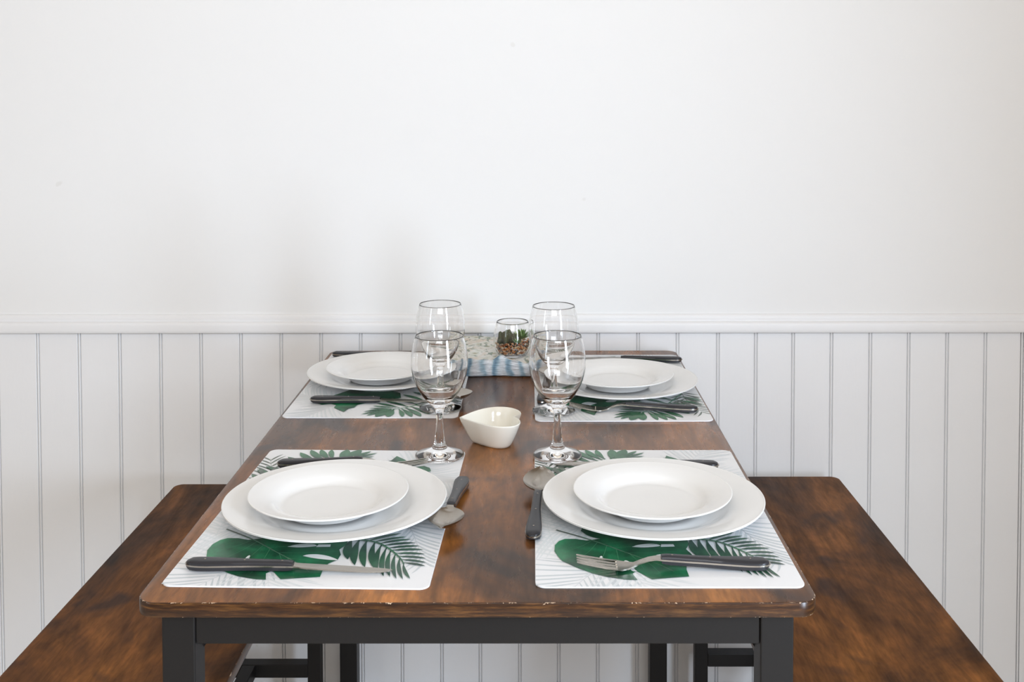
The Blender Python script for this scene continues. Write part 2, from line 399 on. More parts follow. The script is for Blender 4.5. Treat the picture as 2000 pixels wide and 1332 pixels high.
def leaflet(bm, a, b, wd, bend, z, mi, n=7, wmax=.4):
    a, b = Vector(a), Vector(b); d = b - a; L = d.length; nrm = Vector((-d.y, d.x)) / L
    lft, rgt_ = [], []
    for k in range(n + 1):
        s_ = k / n; c = a + d * s_ + nrm * bend * L * 4 * s_ * (1 - s_)
        ww = wd * (math.sin(PI * min(1, s_ ** (math.log(.5) / math.log(wmax)))) ** .8 if 0 < s_ < 1 else (0.25 if s_ == 0 else 0)) / 2
        lft.append(c + nrm * ww); rgt_.append(c - nrm * ww)
    ps = clip([tuple(p) for p in lft] + [tuple(p) for p in reversed(rgt_[:-1])])
    if len(ps) >= 3: poly(bm, ps, z, mi)
def frond(bm, rach, n, lenL, lenR, angL, angR, wd, z, mi, bend=.08, rw=.0016, rmi=None, taper=.75, jit=.06):
    P = [Vector(p) for p in spline(rach, 12)]; cum = [0]
    for a, b in zip(P[:-1], P[1:]): cum.append(cum[-1] + (b - a).length)
    tot = cum[-1]
    def at(s_):
        s_ = min(.9999, s_) * tot
        for i in range(len(P) - 1):
            if cum[i + 1] >= s_:
                k = (s_ - cum[i]) / (cum[i + 1] - cum[i]); return P[i].lerp(P[i + 1], k), (P[i + 1] - P[i]).normalized()
        return P[-1], (P[-1] - P[-2]).normalized()
    for k in range(n):
        s_ = (k + .3) / n; p, tg = at(s_); sh = math.sin(PI * (0.22 + .62 * s_)) ; an = (1 - taper * s_ * .5)
        for sd, ln, ang in ((1, lenL, angL), (-1, lenR, angR)):
            if ln <= 0: continue
            a = math.radians(ang * an) * sd * (1 + random.uniform(-jit, jit)); c, s2 = math.cos(a), math.sin(a)
            d = Vector((tg.x * c - tg.y * s2, tg.x * s2 + tg.y * c)); leaflet(bm, p, p + d * ln * sh * (1 + random.uniform(-jit, jit)), wd * (1 - .35 * s_), -bend * sd, z + (k % 2) * .00003, mi)
    # rachis
    for i in range(0, len(P) - 1):
        a, b = P[i], P[i + 1]; d = (b - a).normalized(); nn = Vector((-d.y, d.x)); w0 = rw * (1 - .8 * cum[i] / tot) / 2; w1 = rw * (1 - .8 * cum[i + 1] / tot) / 2
        ps = clip([tuple(a + nn * w0), tuple(b + nn * w1), tuple(b - nn * w1), tuple(a - nn * w0)])
        if len(ps) >= 3: poly(bm, ps, z + .00009, rmi if rmi is not None else mi)
def smoothpoly(bm, pts, z, mi, n=4):
    q = spline(list(pts) + [pts[0]], n)[:-1]; ps = clip([tuple(p) for p in q])
    if len(ps) >= 3: poly(bm, ps, z, mi)
def make_mat():
    random.seed(11)
    bm = bmesh.new(); slab(bm, rrect(0, MW, 0, ML, .011), 0, MT, .0003)
    z0 = MT + .00006
    # pale fronds in the background of the print
    frond(bm, [(.10, .075), (.06, .03), (.03, -.02)], 13, .10, .10, 62, 62, .0042, z0, 4, .02, .0012)
    frond(bm, [(.085, .10), (.10, .05), (.125, -.03)], 15, .075, .09, 55, 52, .0042, z0 + .0001, 5, .02, .0012)
    frond(bm, [(.07, .16), (.03, .145), (-.02, .12)], 12, .09, .10, 55, 60, .0040, z0, 5, .03, .0012)
    frond(bm, [(.03, .07), (.015, .16), (.02, .25)], 15, .05, .055, 58, 58, .0038, z0 + .0001, 5, .03, .0012)
    frond(bm, [(.19, .22), (.235, .175), (.272, .06)], 17, .065, .06, 52, 50, .0042, z0 + .0002, 4, .06, .0014)
    frond(bm, [(.20, .16), (.24, .21), (.29, .235)], 12, .06, .055, 52, 55, .0040, z0, 4, .05, .0014)
    frond(bm, [(.20, .35), (.245, .33), (.30, .29)], 15, .07, .08, 55, 55, .0040, z0 + .0001, 5, .03, .0012)
    frond(bm, [(.19, .33), (.225, .40), (.26, .47)], 16, .075, .07, 52, 52, .0040, z0 + .0002, 5, .03, .0012)
    frond(bm, [(.03, .27), (.025, .34), (.01, .40)], 10, .05, .05, 55, 55, .0050, z0, 7, .05, .0014)
    # frond by the right edge
    # upper monstera (mostly under the plate)
    z1 = z0 + .0005
    smoothpoly(bm, [(.054, .145), (.064, .129), (.085, .12), (.14, .115), (.19, .15), (.20, .21), (.17, .24), (.11, .235), (.07, .20)], z1, 1)
    # main monstera leaf
    z2 = z1 + .00012
    out = [(.0262, .0715), (.0218, .0875), (.0226, .1040), (.0275, .1155), (.0345, .1215), (.047, .1215), (.060, .1170), (.085, .125), (.12, .135), (.155, .132), (.176, .118), (.1765, .108), (.171, .0930), (.1755, .0797), (.1745, .066), (.1665, .0565), (.1640, .040), (.1645, .0232), (.1445, .0200), (.124, .0163), (.1152, .0289), (.1095, .0370), (.1045, .030), (.1085, .0152), (.0979, .0155), (.0876, .0185), (.0760, .0225), (.0629, .0300), (.0476, .0430), (.0300, .0620)]
    poly(bm, clip(out), z2, 1)
    z3 = z2 + .00012
    smoothpoly(bm, [(.0703, .0556), (.0720, .0720), (.0748, .0735), (.0757, .0620), (.0757, .050), (.0720, .047)], z3, 0)
    smoothpoly(bm, [(.0975, .0560), (.0982, .0615), (.1010, .0625), (.1050, .0565), (.1080, .0400), (.1100, .0365), (.1050, .036), (.101, .047)], z3, 0)
    smoothpoly(bm, [(.1335, .0748), (.1388, .0787), (.1505, .0793), (.1634, .0745), (.1750, .0652), (.1634, .0657), (.1477, .0692)], z3, 0)
    smoothpoly(bm, [(.1103, .0990), (.1174, .1043), (.1304, .1075), (.1400, .1060), (.1420, .1010), (.1245, .0975)], z3, 0)
    poly(bm, [(.1444, .1062), (.1583, .1066), (.1591, .1000), (.1430, .0990)], z3, 0)
    # midrib, veins
    def vein(pts, wd, mi=6):
        P = [Vector(p) for p in spline(pts, 6)]
        for i in range(len(P) - 1):
            a, b = P[i], P[i + 1]; d = (b - a).normalized(); nn = Vector((-d.y, d.x)); wa = wd * (1 - .7 * i / len(P)) / 2
            poly(bm, [tuple(a + nn * wa), tuple(b + nn * wa), tuple(b - nn * wa), tuple(a - nn * wa)], z3 + .00005, mi)
    vein([(.0251, .1474), (.0657, .1174), (.1023, .0836), (.1328, .0554), (.1500, .0350)], .0024, 7)
    vein([(.055, .1260), (.0657, .1174), (.1023, .0836), (.1328, .0554), (.1500, .0350)], .0014)
    for a, b in (((.066, .117), (.037, .088)), ((.072, .112), (.045, .062)), ((.082, .103), (.064, .040)), ((.092, .093), (.088, .028)), ((.106, .080), (.118, .040)), ((.118, .069), (.135, .028)),
                 ((.078, .107), (.120, .122)), ((.090, .096), (.160, .113)), ((.104, .082), (.172, .088)), ((.120, .068), (.168, .060))):
        vein([a, ((a[0] + b[0]) / 2 + .002, (a[1] + b[1]) / 2 - .001), b], .0007)
    # palm frond on the right
    z4 = z3 + .0002
    base, tipp = [(.150, .125), (.172, .124), (.1934, .1195), (.2119, .1120), (.2285, .0945), (.2420, .0740), (.2500, .0560)], None
    low = [(.180, .122, .1857, .067, .0125), (.189, .120, .1965, .0520, .0115), (.198, .118, .2085, .0470, .0105), (.208, .114, .2190, .0455, .0095), (.217, .107, .2240, .0330, .0085), (.224, .100, .2324, .0252, .0075), (.230, .092, .2395, .0245, .0070), (.2365, .083, .2470, .0200, .0062), (.243, .072, .2540, .0195, .0058), (.249, .058, .2615, .0210, .0052)]
    upp = [(.185, .121, .216, .150, .0060), (.193, .119, .226, .146, .0060), (.200, .117, .2350, .1400, .0058), (.207, .114, .2425, .1300, .0056), (.214, .110, .2490, .1235, .0055), (.220, .105, .2550, .1135, .0055), (.226, .098, .2610, .1050, .0055), (.231, .092, .2665, .0950, .0055), (.2365, .084, .2700, .0830, .0052), (.241, .076, .2722, .0720, .0050), (.2455, .068, .2735, .0610, .0048), (.249, .060, .2740, .0520, .0046)]
    for i, (a, b, c, d, wd) in enumerate(low): leaflet(bm, (a, b), (c, d), wd * .80, -.05, z4 + (i % 2) * .00003, 2, 9, .55)
    for i, (a, b, c, d, wd) in enumerate(upp): leaflet(bm, (a, b), (c, d), wd, .05, z4 + (i % 2) * .00003, 2, 9, .5)
    P = [Vector(p) for p in spline(base, 6)]
    for i in range(len(P) - 1):
        a, b = P[i], P[i + 1]; d = (b - a).normalized(); nn = Vector((-d.y, d.x)) * (.0022 * (1 - .7 * i / len(P)))
        poly(bm, [tuple(a + nn), tuple(b + nn), tuple(b - nn), tuple(a - nn)], z4 + .0001, 3)
    # fan palm at the far edge of the print
    R = [(.020, .262), (.046, .318), (.079, .377), (.1100, .3975)]
    lf = [(.108, .3975, .112, .4395, .014), (.112, .399, .132, .4395, .016), (.112, .398, .148, .4330, .008), (.112, .397, .158, .4262, .0065), (.112, .396, .1565, .4110, .006), (.112, .395, .149, .4035, .005), (.110, .393, .150, .392, .005), (.106, .390, .146, .378, .006), (.100, .388, .142, .362, .007),
          (.100, .397, .0890, .4385, .0085), (.096, .394, .0735, .4385, .010), (.090, .389, .0590, .4365, .011), (.083, .381, .0460, .4250, .011), (.075, .372, .0330, .405, .011), (.067, .358, .0230, .385, .010), (.058, .343, .0120, .365, .010), (.048, .325, .0035, .352, .009), (.038, .305, .002, .330, .008),
          (.086, .383, .128, .350, .008), (.074, .368, .118, .332, .009), (.062, .348, .104, .310, .009), (.050, .328, .090, .292, .009)]
    for i, (a, b, c, d, wd) in enumerate(lf): leaflet(bm, (a, b), (c, d), wd, .04 if c < a else -.03, z4 + (i % 3) * .00003, 3, 9, .6)
    P = [Vector(p) for p in spline(R, 6)]
    for i in range(len(P) - 1):
        a, b = P[i], P[i + 1]; d = (b - a).normalized(); nn = Vector((-d.y, d.x)) * .0011
        poly(bm, [tuple(a + nn), tuple(b + nn), tuple(b - nn), tuple(a - nn)], z4 + .00012, 6)
    # second monstera, far right
    zz = z4 + .0002
    poly(bm, [(.145, .345), (.160, .362), (.172, .372), (.1750, .3871), (.1829, .3930), (.1880, .4121), (.2000, .3990), (.2090, .3870), (.2070, .374), (.2180, .366), (.232, .372), (.2410, .3640), (.2440, .3524), (.236, .345), (.228, .325), (.20, .28), (.15, .27), (.11, .30), (.105, .33), (.125, .335)], zz, 1)
    smoothpoly(bm, [(.1797, .3450), (.1900, .3560), (.1990, .3600), (.2060, .3480), (.1950, .3380)], zz + .0001, 0)
    smoothpoly(bm, [(.1450, .3290), (.1500, .3380), (.1620, .3400), (.1640, .3330), (.155, .327)], zz + .0001, 0)
    # grey-green fingers at the left edge
    for a, b, c, d, wd in ((.022, .300, .0034, .3180, .006), (.030, .318, .0060, .3560, .006), (.044, .325, .0250, .3620, .0075), (.050, .330, .0330, .3790, .0075)):
        leaflet(bm, (a, b), (c, d), wd, .05, zz + .0001, 7, 9, .6)
    bmesh.ops.translate(bm, vec=(-MW / 2, -ML / 2, 0), verts=bm.verts)
    me_o = finish('placemat', bm, PRINT, smooth=None, recalc=False)
    return me_o
mats_l = [('near-left', (-.187, .252), -.0279, 'white placemat with green tropical leaves under the near-left plates'),
          ('near-right', (.2025, .252), -.002, 'white placemat with green tropical leaves under the near-right plates'),
          ('far-left', (-.202, .8535), PI - .007, 'white leaf-print placemat under the far-left plates, against the wall'),
          ('far-right', (.204, .8345), PI + .002, 'white leaf-print placemat under the far-right plates, a bare strip of tabletop behind it')]
m0 = make_mat(); tag(m0, mats_l[0][3], 'placemat', 'leaf-print placemats on the table')
for i, (_, c, rz, lb) in enumerate(mats_l):
    o = m0 if i == 0 else copy_thing(m0, (0, 0, 0), 0)
    o.location = (c[0], c[1], TOP + .0001); o.rotation_euler = (0, 0, rz); o['label'] = lb
ZM = TOP + MT + .0002 + .0013   # height of whatever rests on a mat

# ---------------------------------------------------------------- plates
def plate(name, R, foot, well, h, th):
    prof = [(0, .0025), (foot - .004, .0025), (foot - .0025, 0), (foot, 0), (foot + .0025, .003), (R * .64, h * .30), (R * .70, h * .55), (R * .86, h * .78), (R - .002, h - th * .7), (R - .0004, h - th * .35), (R, h - th * .1), (R - .0012, h), (R - .0035, h - .0004), (R * .86, h * .82 + th * .4), (R * .76, h * .68 + th * .4), (R * .70, h * .52 + th * .5), (R * .65, h * .30 + th * .7), (R * .59, h * .14 + th * .8), (R * .50, .0022 + th), (R * .3, .0015 + th), (0, .0013 + th)]
    P = [tuple(p) for p in spline(prof, 4)]; P = [(max(0, p[0]), p[1]) for p in P]; P[0] = (0, P[0][1]); P[-1] = (0, P[-1][1])
    bm = bmesh.new(); lathe(bm, P, 128); return finish(name, bm, M_ceramic, smooth=180)
pd = plate('dinner_plate', .1364, .080, .088, .0200, .0042); pd.location = (0, 0, 0)
ps = plate('side_plate', .0970, .056, .062, .0215, .0036)
PL = [((-.1850, .2345), (-.1915, .2240), 'near-left', 'left of the table centre closest to the viewer'), ((.2065, .2400), (.2045, .2290), 'near-right', ''), ((-.2114, .8600), (-.2130, .8390), 'far-left', ''), ((.2116, .8030), (.2075, .7900), 'far-right', '')]
dl = ['large round white dinner plate at the near-left setting, under a smaller plate', 'large round white dinner plate at the near-right setting, with the fork in front', 'large round white dinner plate at the far-left setting, overhanging the left table edge', 'large round white dinner plate at the far-right setting, overhanging the right table edge']
sl = ['small white side plate stacked on the near-left dinner plate', 'small white side plate stacked on the near-right dinner plate', 'small white side plate stacked on the far-left dinner plate, behind the wine glasses', 'small white side plate stacked on the far-right dinner plate']
for i, (a, b, _, _) in enumerate(PL):
    o = pd if i == 0 else copy_thing(pd, (0, 0, 0), 0); o.location = (a[0], a[1], ZM); tag(o, dl[i], 'plate', 'dinner plates on the placemats')
    o = ps if i == 0 else copy_thing(ps, (0, 0, 0), 0); o.location = (b[0], b[1], ZM + .0061 + .0042); tag(o, sl[i], 'plate', 'side plates stacked on the dinner plates')

# ---------------------------------------------------------------- wine glasses
def make_glass():
    out = [(.0345, .0), (.0349, .0012), (.0343, .0026), (.0300, .0042), (.0220, .0072), (.0150, .0100), (.0108, .0122), (.0102, .0140), (.0086, .0155), (.0084, .0170), (.0078, .0200), (.0066, .0270), (.0056, .0380), (.0050, .0480), (.0052, .0580), (.0064, .0660), (.0092, .0710), (.0160, .0775), (.0240, .0865), (.0310, .0975), (.0365, .1100), (.0398, .1240), (.0405, .1340), (.0398, .1470), (.0375, .1600), (.0343, .1722)]
    inn = [(.0340, .1730), (.0336, .1726), (.0336, .1715), (.0367, .1600), (.0390, .1470), (.0397, .1340), (.0390, .1245), (.0356, .1108), (.0299, .0988), (.0227, .0888), (.0145, .0825), (.0070, .0800), (0, .0795)]
    foot = [(0, .0022), (.012, .0018), (.026, .0008), (.0318, 0.0), (.0345, 0.0)]
    P = foot[:-1] + [tuple(p) for p in spline(out, 3)] + [tuple(p) for p in spline(inn, 3)]
    P = [(max(0, a), b) for a, b in P]; P[-1] = (0, P[-1][1])
    bm = bmesh.new(); lathe(bm, P, 96); return finish('wine_glass', bm, M_glass, smooth=180)
gl = make_glass()
GP = [((-.0745, .4440), 'clear stemmed glass beside the near-left plates, left of the heart-shaped bowl'), ((.0935, .4440), 'clear stemmed glass above the near-right spoon, right of the heart-shaped bowl'), ((-.0930, .6810), 'clear stemmed glass at the far-left setting, directly behind another glass'), ((.0930, .6640), 'clear stemmed glass at the far-right setting, overlapping the corner of its placemat')]
for i, (p, lb) in enumerate(GP):
    o = gl if i == 0 else copy_thing(gl, (0, 0, 0), 0); o.location = (p[0], p[1], ZM); tag(o, lb, 'wine glass', 'stemmed glasses on the table')

# ---------------------------------------------------------------- cutlery
def handle_hw(s_):   # s 0 butt .. 1 neck
    pts = [(0, .0), (.015, .0045), (.05, .0078), (.12, .0094), (.22, .0095), (.40, .0078), (.62, .0060), (.85, .0056), (1, .0054)]
    for (a, b), (c, d) in zip(pts[:-1], pts[1:]):
        if s_ <= c: return b + (d - b) * (s_ - a) / (c - a)
    return pts[-1][1]
HL = .118
def zarc(kind, s_):
    if kind == 'knife': return .0058
    return .0052 + .0055 * s_ ** 1.6
def make_handle(root, kind):
    N = 22
    for sgn in (1, -1):
        bm = bmesh.new(); st = []
        for k in range(N + 1):
            s_ = max(.012, (k / N)) if kind != 'x' else k / N
            s_ = .012 + (1 - .012) * (k / N) ** 1.3
            hw = max(.0008, handle_hw(s_) - .0002); z = zarc(kind, s_); e = min(1, s_ / .06, (1.02 - s_) / .04); h = .0040 * (max(.25, e) ** .5)
            if sgn > 0: st.append((s_ * HL, hw, z + .0009 + h, 0, h, h * .55))
            else: st.append((s_ * HL, hw, z - .0009, 0, h * .92, 0))
        loft(bm, st, 8); finish('handle_scale', bm, M_grip, root, smooth=50)
    for s_ in (.18, .55, .90):
        bm = bmesh.new(); z = zarc(kind, s_) + .0049; lathe(bm, [(0, z - .001), (.0012, z - .001), (.0012, z), (.0008, z + .0003), (0, z + .0004)], 10, off=(s_ * HL, 0, 0)); finish('rivet', bm, M_steel, root, smooth=40)
def tang(kind):
    st = []
    for k in range(23):
        s_ = (k / 22) ** 1.3; st.append((s_ * HL - .0004, max(.0012, handle_hw(max(s_, .004)) + .00025), zarc(kind, s_) + .0009, 0, .0018, 0))
    return st
def make_knife():
    R = empty('table_knife'); make_handle(R, 'knife')
    bm = bmesh.new(); st = tang('knife'); z = zarc('knife', 1)
    # blade: straight back (+y side), curved edge, rounded tip
    for s_, lo, hi in ((.02, -.0050, .0046), (.06, -.0058, .0044), (.12, -.0066, .0044), (.3, -.0074, .0045), (.6, -.0078, .0044), (.8, -.0070, .0040), (.9, -.0052, .0034), (.96, -.0030, .0026), (.99, -.0006, .0018), (1.0, .0004, .0010)):
        th = .0018 * (1 - .6 * s_); st.append((HL + s_ * .108, (hi - lo) / 2, z + .0009 - .0042 * s_ - .0002, 0, th, 0, (hi + lo) / 2))
    loft(bm, st, 4); finish('blade', bm, M_steel, R, smooth=35); return R
def make_fork():
    R = empty('dinner_fork'); make_handle(R, 'fork')
    bm = bmesh.new(); st = tang('fork'); z1 = zarc('fork', 1) + .0009
    neck = [(.006, .0046, z1 + .0003, .0018), (.014, .0036, z1 - .0006, .0024), (.024, .0034, z1 - .0040, .0026), (.030, .0050, z1 - .0072, .0022), (.037, .0088, z1 - .0088, .0018), (.043, .0114, z1 - .0090, .0016), (.0495, .0120, z1 - .0082, .0015)]
    for x, hw, z, th in neck: st.append((HL + x, hw, z, .0006 if x > .03 else 0, th, 0))
    loft(bm, st, 6)
    tw = .0019; gap = (.0240 - 4 * 2 * tw) / 3
    for i in range(4):
        yc = -.0120 + tw + i * (2 * tw + gap); rows = []
        for s_ in [j / 8 for j in range(9)]:
            x = HL + .0480 + s_ * .0430; zc = z1 - .0082 + .0004 + .0070 * s_ ** 1.25 + .0004 * (yc / .012) ** 2
            hw = tw * (1 - .45 * s_ ** 3); rows.append((x, hw, zc, 0, .0016 * (1 - .3 * s_), 0, yc * (1 - .06 * s_)))
        rows.append((HL + .0480 + .0440, tw * .25, rows[-1][2] + .0002, 0, .0009, 0, yc * .94)); loft(bm, rows, 2)
    finish('head', bm, M_steel, R, smooth=40); return R
def make_spoon():
    R = empty('spoon'); make_handle(R, 'fork')
    bm = bmesh.new(); st = tang('fork'); z1 = zarc('fork', 1) + .0009
    for x, hw, z, th in ((.002, .0045, z1 + .0002, .0018), (.006, .0038, z1 + .0002, .0024)): st.append((HL + x, hw, z, 0, th, 0))
    L0 = HL + .010; BLn = .072; hwm = .0215
    for k in range(25):
        s_ = k / 24; w_ = hwm * (math.sin(PI * (.03 + .97 * s_) ** .86) ** .72) if s_ < 1 else .0015
        w_ = max(.0044 if s_ < .5 else .0018, w_)
        lip = z1 - .0006 + .0030 * s_; depth = .0098 * (math.sin(PI * min(.97, max(.05, s_ ** .9))) ** .8)
        st.append((L0 + s_ * BLn, w_, lip - depth, depth * .98, .0013, 0))
    loft(bm, st, 12); finish('bowl', bm, M_steel, R, smooth=60); return R
kn, fk, spn = make_knife(), make_fork(), make_spoon()
for o, nm, cat in ((kn, 'k', 'knife'), (fk, 'f', 'fork'), (spn, 's', 'spoon')): o['category'] = cat
def aim(a, b): return math.atan2(b[1] - a[1], b[0] - a[0])
def put(proto, first, a, b, label, group, tilt=0.0, dz=0.0, flip=0.0):
    o = proto if first else copy_thing(proto, (0, 0, 0), 0)
    o.location = (a[0], a[1], ZM + dz); o.rotation_euler = (flip, tilt, aim(a, b)); o['label'] = label; o['group'] = group
    return o
GK, GF, GS = 'table knives at the four settings', 'dinner forks at the four settings', 'spoons at the four settings'
put(kn, True, (-.3195, .0745), (-.0939, .0640), 'knife with charcoal handle lying in front of the near-left plates', GK)
put(kn, False, (.3140, .3880), (.0880, .4010), 'knife lying behind the near-right plates, mostly hidden by them', GK)
put(kn, False, (-.3150, .7150), (-.0900, .7110), 'knife with dark handle lying in front of the far-left plates', GK)
put(kn, False, (.3480, .9880), (.1250, 1.0100), 'knife behind the far-right plates, dark handle sticking out over the mat edge', GK)
put(fk, True, (-.2960, .3980), (-.0770, .3930), 'fork behind the near-left plates, its tines by the glass foot', GF)
put(fk, False, (.3150, .0745), (.1030, .0740), 'fork with steel tines to the left, lying in front of the near-right plates', GF)
put(fk, False, (-.3370, 1.0400), (-.1280, .9860), 'fork behind the far-left plates, only the dark handle end showing', GF)
put(fk, False, (.3280, .6600), (.1180, .6680), 'fork lying in front of the far-right plates, tines by the glass foot', GF)
put(spn, True, (-.0340, .3380), (-.0475, .1400), 'spoon right of the near-left plates, bowl towards the viewer', GS, tilt=-.03)
put(spn, False, (.0575, .1430), (.0700, .3500), 'spoon left of the near-right plates, handle towards the viewer', GS, tilt=-.03)
put(spn, False, (-.0760, .8650), (-.0600, .6650), 'spoon at the far-left setting, bowl tip poking out behind the near-left glass', GS, tilt=-.05)
put(spn, False, (.0745, .6960), (.0850, .8900), 'spoon at the far-right setting, round handle end seen through the glass', GS)

# ---------------------------------------------------------------- heart bowl
def heart():
    near = [(-.0476, -.0065), (-.0270, -.0275), (-.0030, -.0465), (.0150, -.0545), (.0310, -.0525), (.0408, -.0425), (.0435, -.0290), (.0400, -.0140), (.0327, -.0028)]
    far = [(.0327, -.0028), (.0415, .0060), (.0440, .0150), (.0400, .0290), (.0285, .0430), (.0098, .0485), (-.0105, .0410), (-.0290, .0225), (-.0476, -.0065)]
    return spline(near, 7)[:-1] + spline(far, 7)[:-1]
def make_heart():
    H = heart(); n = len(H); bm = bmesh.new(); C0 = Vector((.004, -.002)); CB = Vector((.003, -.004))
    def ring(sc_, z):
        return [bm.verts.new((*(C0.lerp(CB, 1 - sc_) + (p - C0) * sc_), z)) for p in H]
    rs = [ring(.01, .0012), ring(.54, .0012), ring(.58, 0), ring(.62, .0006), ring(.68, .0045), ring(.78, .013), ring(.88, .023), ring(.965, .0325), ring(.995, .0365), ring(1.0, .0375), ring(.992, .0384), ring(.972, .0384), ring(.955, .0375), ring(.905, .030), ring(.82, .020), ring(.73, .011), ring(.64, .0058), ring(.5, .0040), ring(.01, .0038)]
    for A, B in zip(rs[:-1], rs[1:]):
        for i in range(n):
            j = (i + 1) % n; bm.faces.new((A[i], A[j], B[j], B[i]))
    bm.faces.new(rs[0][::-1]); bm.faces.new(rs[-1])
    return finish('heart_bowl', bm, M_cream, smooth=70)
hb = make_heart(); hb.location = (-.003, .5180, TOP + .0002)
tag(hb, 'small cream ceramic heart-shaped dish in the middle of the table between the glasses', 'dish')

# ---------------------------------------------------------------- folded woven cloth by the wall
M_cl_s = mat('blue_striped_weave', rough=0.9); t = NT(M_cl_s)
tc = t.n('ShaderNodeTexCoord'); sx_ = t.n('ShaderNodeSeparateXYZ'); t.l(tc.outputs['Object'], sx_.inputs[0])
wob = t.noise(t.coord(scale=(1, 1, 1)), 30, 2)
xx = t.math('ADD', sx_.outputs[0], t.math('MULTIPLY', wob, .030))
st_ = t.math('SINE', t.math('MULTIPLY', xx, 2 * PI / .0245)); st2 = t.math('SINE', t.math('MULTIPLY', xx, 2 * PI / .062))
sv = t.math('ADD', t.math('MULTIPLY', st_, .32), t.math('ADD', t.math('MULTIPLY', st2, .12), .5))
c = t.ramp(sv, [(.2, (.74, .76, .79)), (.5, (.60, .66, .70)), (.68, (.36, .48, .56)), (.9, (.17, .28, .38))])
th_ = t.noise(t.coord(scale=(.22, .22, 3)), 260, 3, .6)
c = t.mix(.75, c, t.ramp(th_, [(.35, g3(.55)), (.52, g3(1.05)), (.66, g3(1.35))]), 'MULTIPLY'); t.col(c); t.bump(th_, .9, .004)
M_cl_t = mat('floral_print_cloth', rough=0.9); t = NT(M_cl_t)
vn = t.n('ShaderNodeTexVoronoi'); vn.inputs['Scale'].default_value = 55; t.l(t.coord(scale=(.8, .8, 1), rot=(0, 0, .5)), vn.inputs['Vector'])
n1 = t.noise(t.coord(scale=(1, .6, 1)), 85, 3, .5, 1.2)
c = t.ramp(vn.outputs['Distance'], [(.12, (.46, .44, .33)), (.3, (.70, .72, .66)), (.5, (.78, .78, .75)), (.8, (.72, .66, .58))])
c = t.mix(t.ramp(n1, [(.57, g3(0)), (.64, g3(.8))]), c, (.20, .27, .22)); t.col(c)
t.bump(t.noise(t.coord(), 500, 2), .5, .002)
bm = bmesh.new(); X0, X1 = -.098, .080; NX = 72
def cprof(x):
    wav = .0022 * math.sin(x * 95) + .0015 * math.sin(x * 210 + 1)
    pk = .0075 * math.exp(-((x + .003) / .012) ** 2) - .0035 * math.exp(-((x - .038) / .022) ** 2)
    H_ = .030 + wav + pk; fy = .8925 + .0022 * math.sin(x * 60 + 2)
    p = [(fy + .006, .0002), (fy + .001, .0008), (fy - .0012, .004)]
    for k in range(1, 9): p.append((fy - .0014 + .0006 * math.sin(k * 2.2 + x * 20), .004 + (H_ - .008) * k / 9))
    p += [(fy + .001, H_ - .002), (fy + .005, H_ + .0006), (fy + .012, H_ + .0002)]
    for k in range(1, 16):
        y = fy + .012 + (1.080 - fy - .012) * k / 15
        fl = min(1, max(0, (math.hypot(x - .0215, y - .932) - .03) / .02)); p.append((y, .0300 + fl * (.0030 * noise.noise((x * 22, y * 22, 0)) + .0012 * noise.noise((x * 80, y * 80, 3)) + .004 * k / 15)))
    p += [(1.084, .030), (1.085, .02), (1.084, .0002)]
    return p
G = []
for i in range(NX + 1):
    x = X0 + (X1 - X0) * i / NX; G.append([bm.verts.new((x, y, z)) for y, z in cprof(x)])
nf = len(G[0])
for i in range(NX):
    for j in range(nf - 1):
        f = bm.faces.new((G[i][j], G[i + 1][j], G[i + 1][j + 1], G[i][j + 1])); f.material_index = 0 if j < 12 else 1
for g in (G[0], G[-1]):
    bm.faces.new(g)
bm.faces.new([g[0] for g in G] + [g[-1] for g in reversed(G)])
cl = finish('folded_cloth', bm, [M_cl_s, M_cl_t], smooth=60, loc=(0, 0, TOP + .0002))
tag(cl, 'folded blue-striped and floral cloth under the succulent jar at the wall end of the table', 'table cloth')

# ---------------------------------------------------------------- succulent jar
JZ = TOP + .0312
J = empty('succulent_jar', (.0215, .9320, JZ)); J.scale = (1, 1, .95); tag(J, 'small round glass jar planted with succulents and orange gravel, on the folded cloth', 'planter')
jo = [(.0225, .0), (.0262, .0012), (.0305, .0080), (.0340, .0180), (.0357, .0290), (.0355, .0400), (.0340, .0510), (.0315, .0610), (.0298, .0668)]
ji = [(.0292, .0674), (.0286, .0668), (.0303, .0605), (.0328, .0508), (.0343, .0400), (.0345, .0290), (.0328, .0185), (.0293, .0090), (.0240, .0045), (0, .0040)]
P = [(0, .0008), (.018, .0006)] + [tuple(p) for p in spline(jo, 3)] + [tuple(p) for p in spline(ji, 3)]
P = [(max(0, a), b) for a, b in P]; P[-1] = (0, P[-1][1])
bm = bmesh.new(); lathe(bm, P, 72); finish('glass_bowl', bm, M_glass, J, smooth=180)
GR = [mat('gravel_orange', (.62, .25, .07), .5), mat('gravel_rust', (.34, .11, .035), .5), mat('gravel_sand', (.80, .58, .34), .5), mat('gravel_dark', (.06, .055, .05), .6)]
bm = bmesh.new(); random.seed(5)
def rock(x, y, z, r, mi):
    rr = bmesh.ops.create_icosphere(bm, subdivisions=1, radius=r, matrix=Matrix.Translation((x, y, z)) @ Matrix.Rotation(random.uniform(0, 6), 4, 'Z') @ Matrix.Rotation(random.uniform(0, 3), 4, 'X') @ Matrix.Diagonal((1, random.uniform(.6, 1), random.uniform(.5, .9), 1)))
    for v in rr['verts']:
        v.co += Vector((random.uniform(-1, 1), random.uniform(-1, 1), random.uniform(-1, 1))) * r * .16
        for f in v.link_faces: f.material_index = mi
def rin(z):
    pts = [(.0045, .0240), (.009, .0293), (.0185, .0328), (.029, .0345), (.040, .0343), (.0508, .0328)]
    for (a, b), (c, d) in zip(pts[:-1], pts[1:]):
        if z <= c: return b + (d - b) * max(0, (z - a)) / (c - a)
    return .032
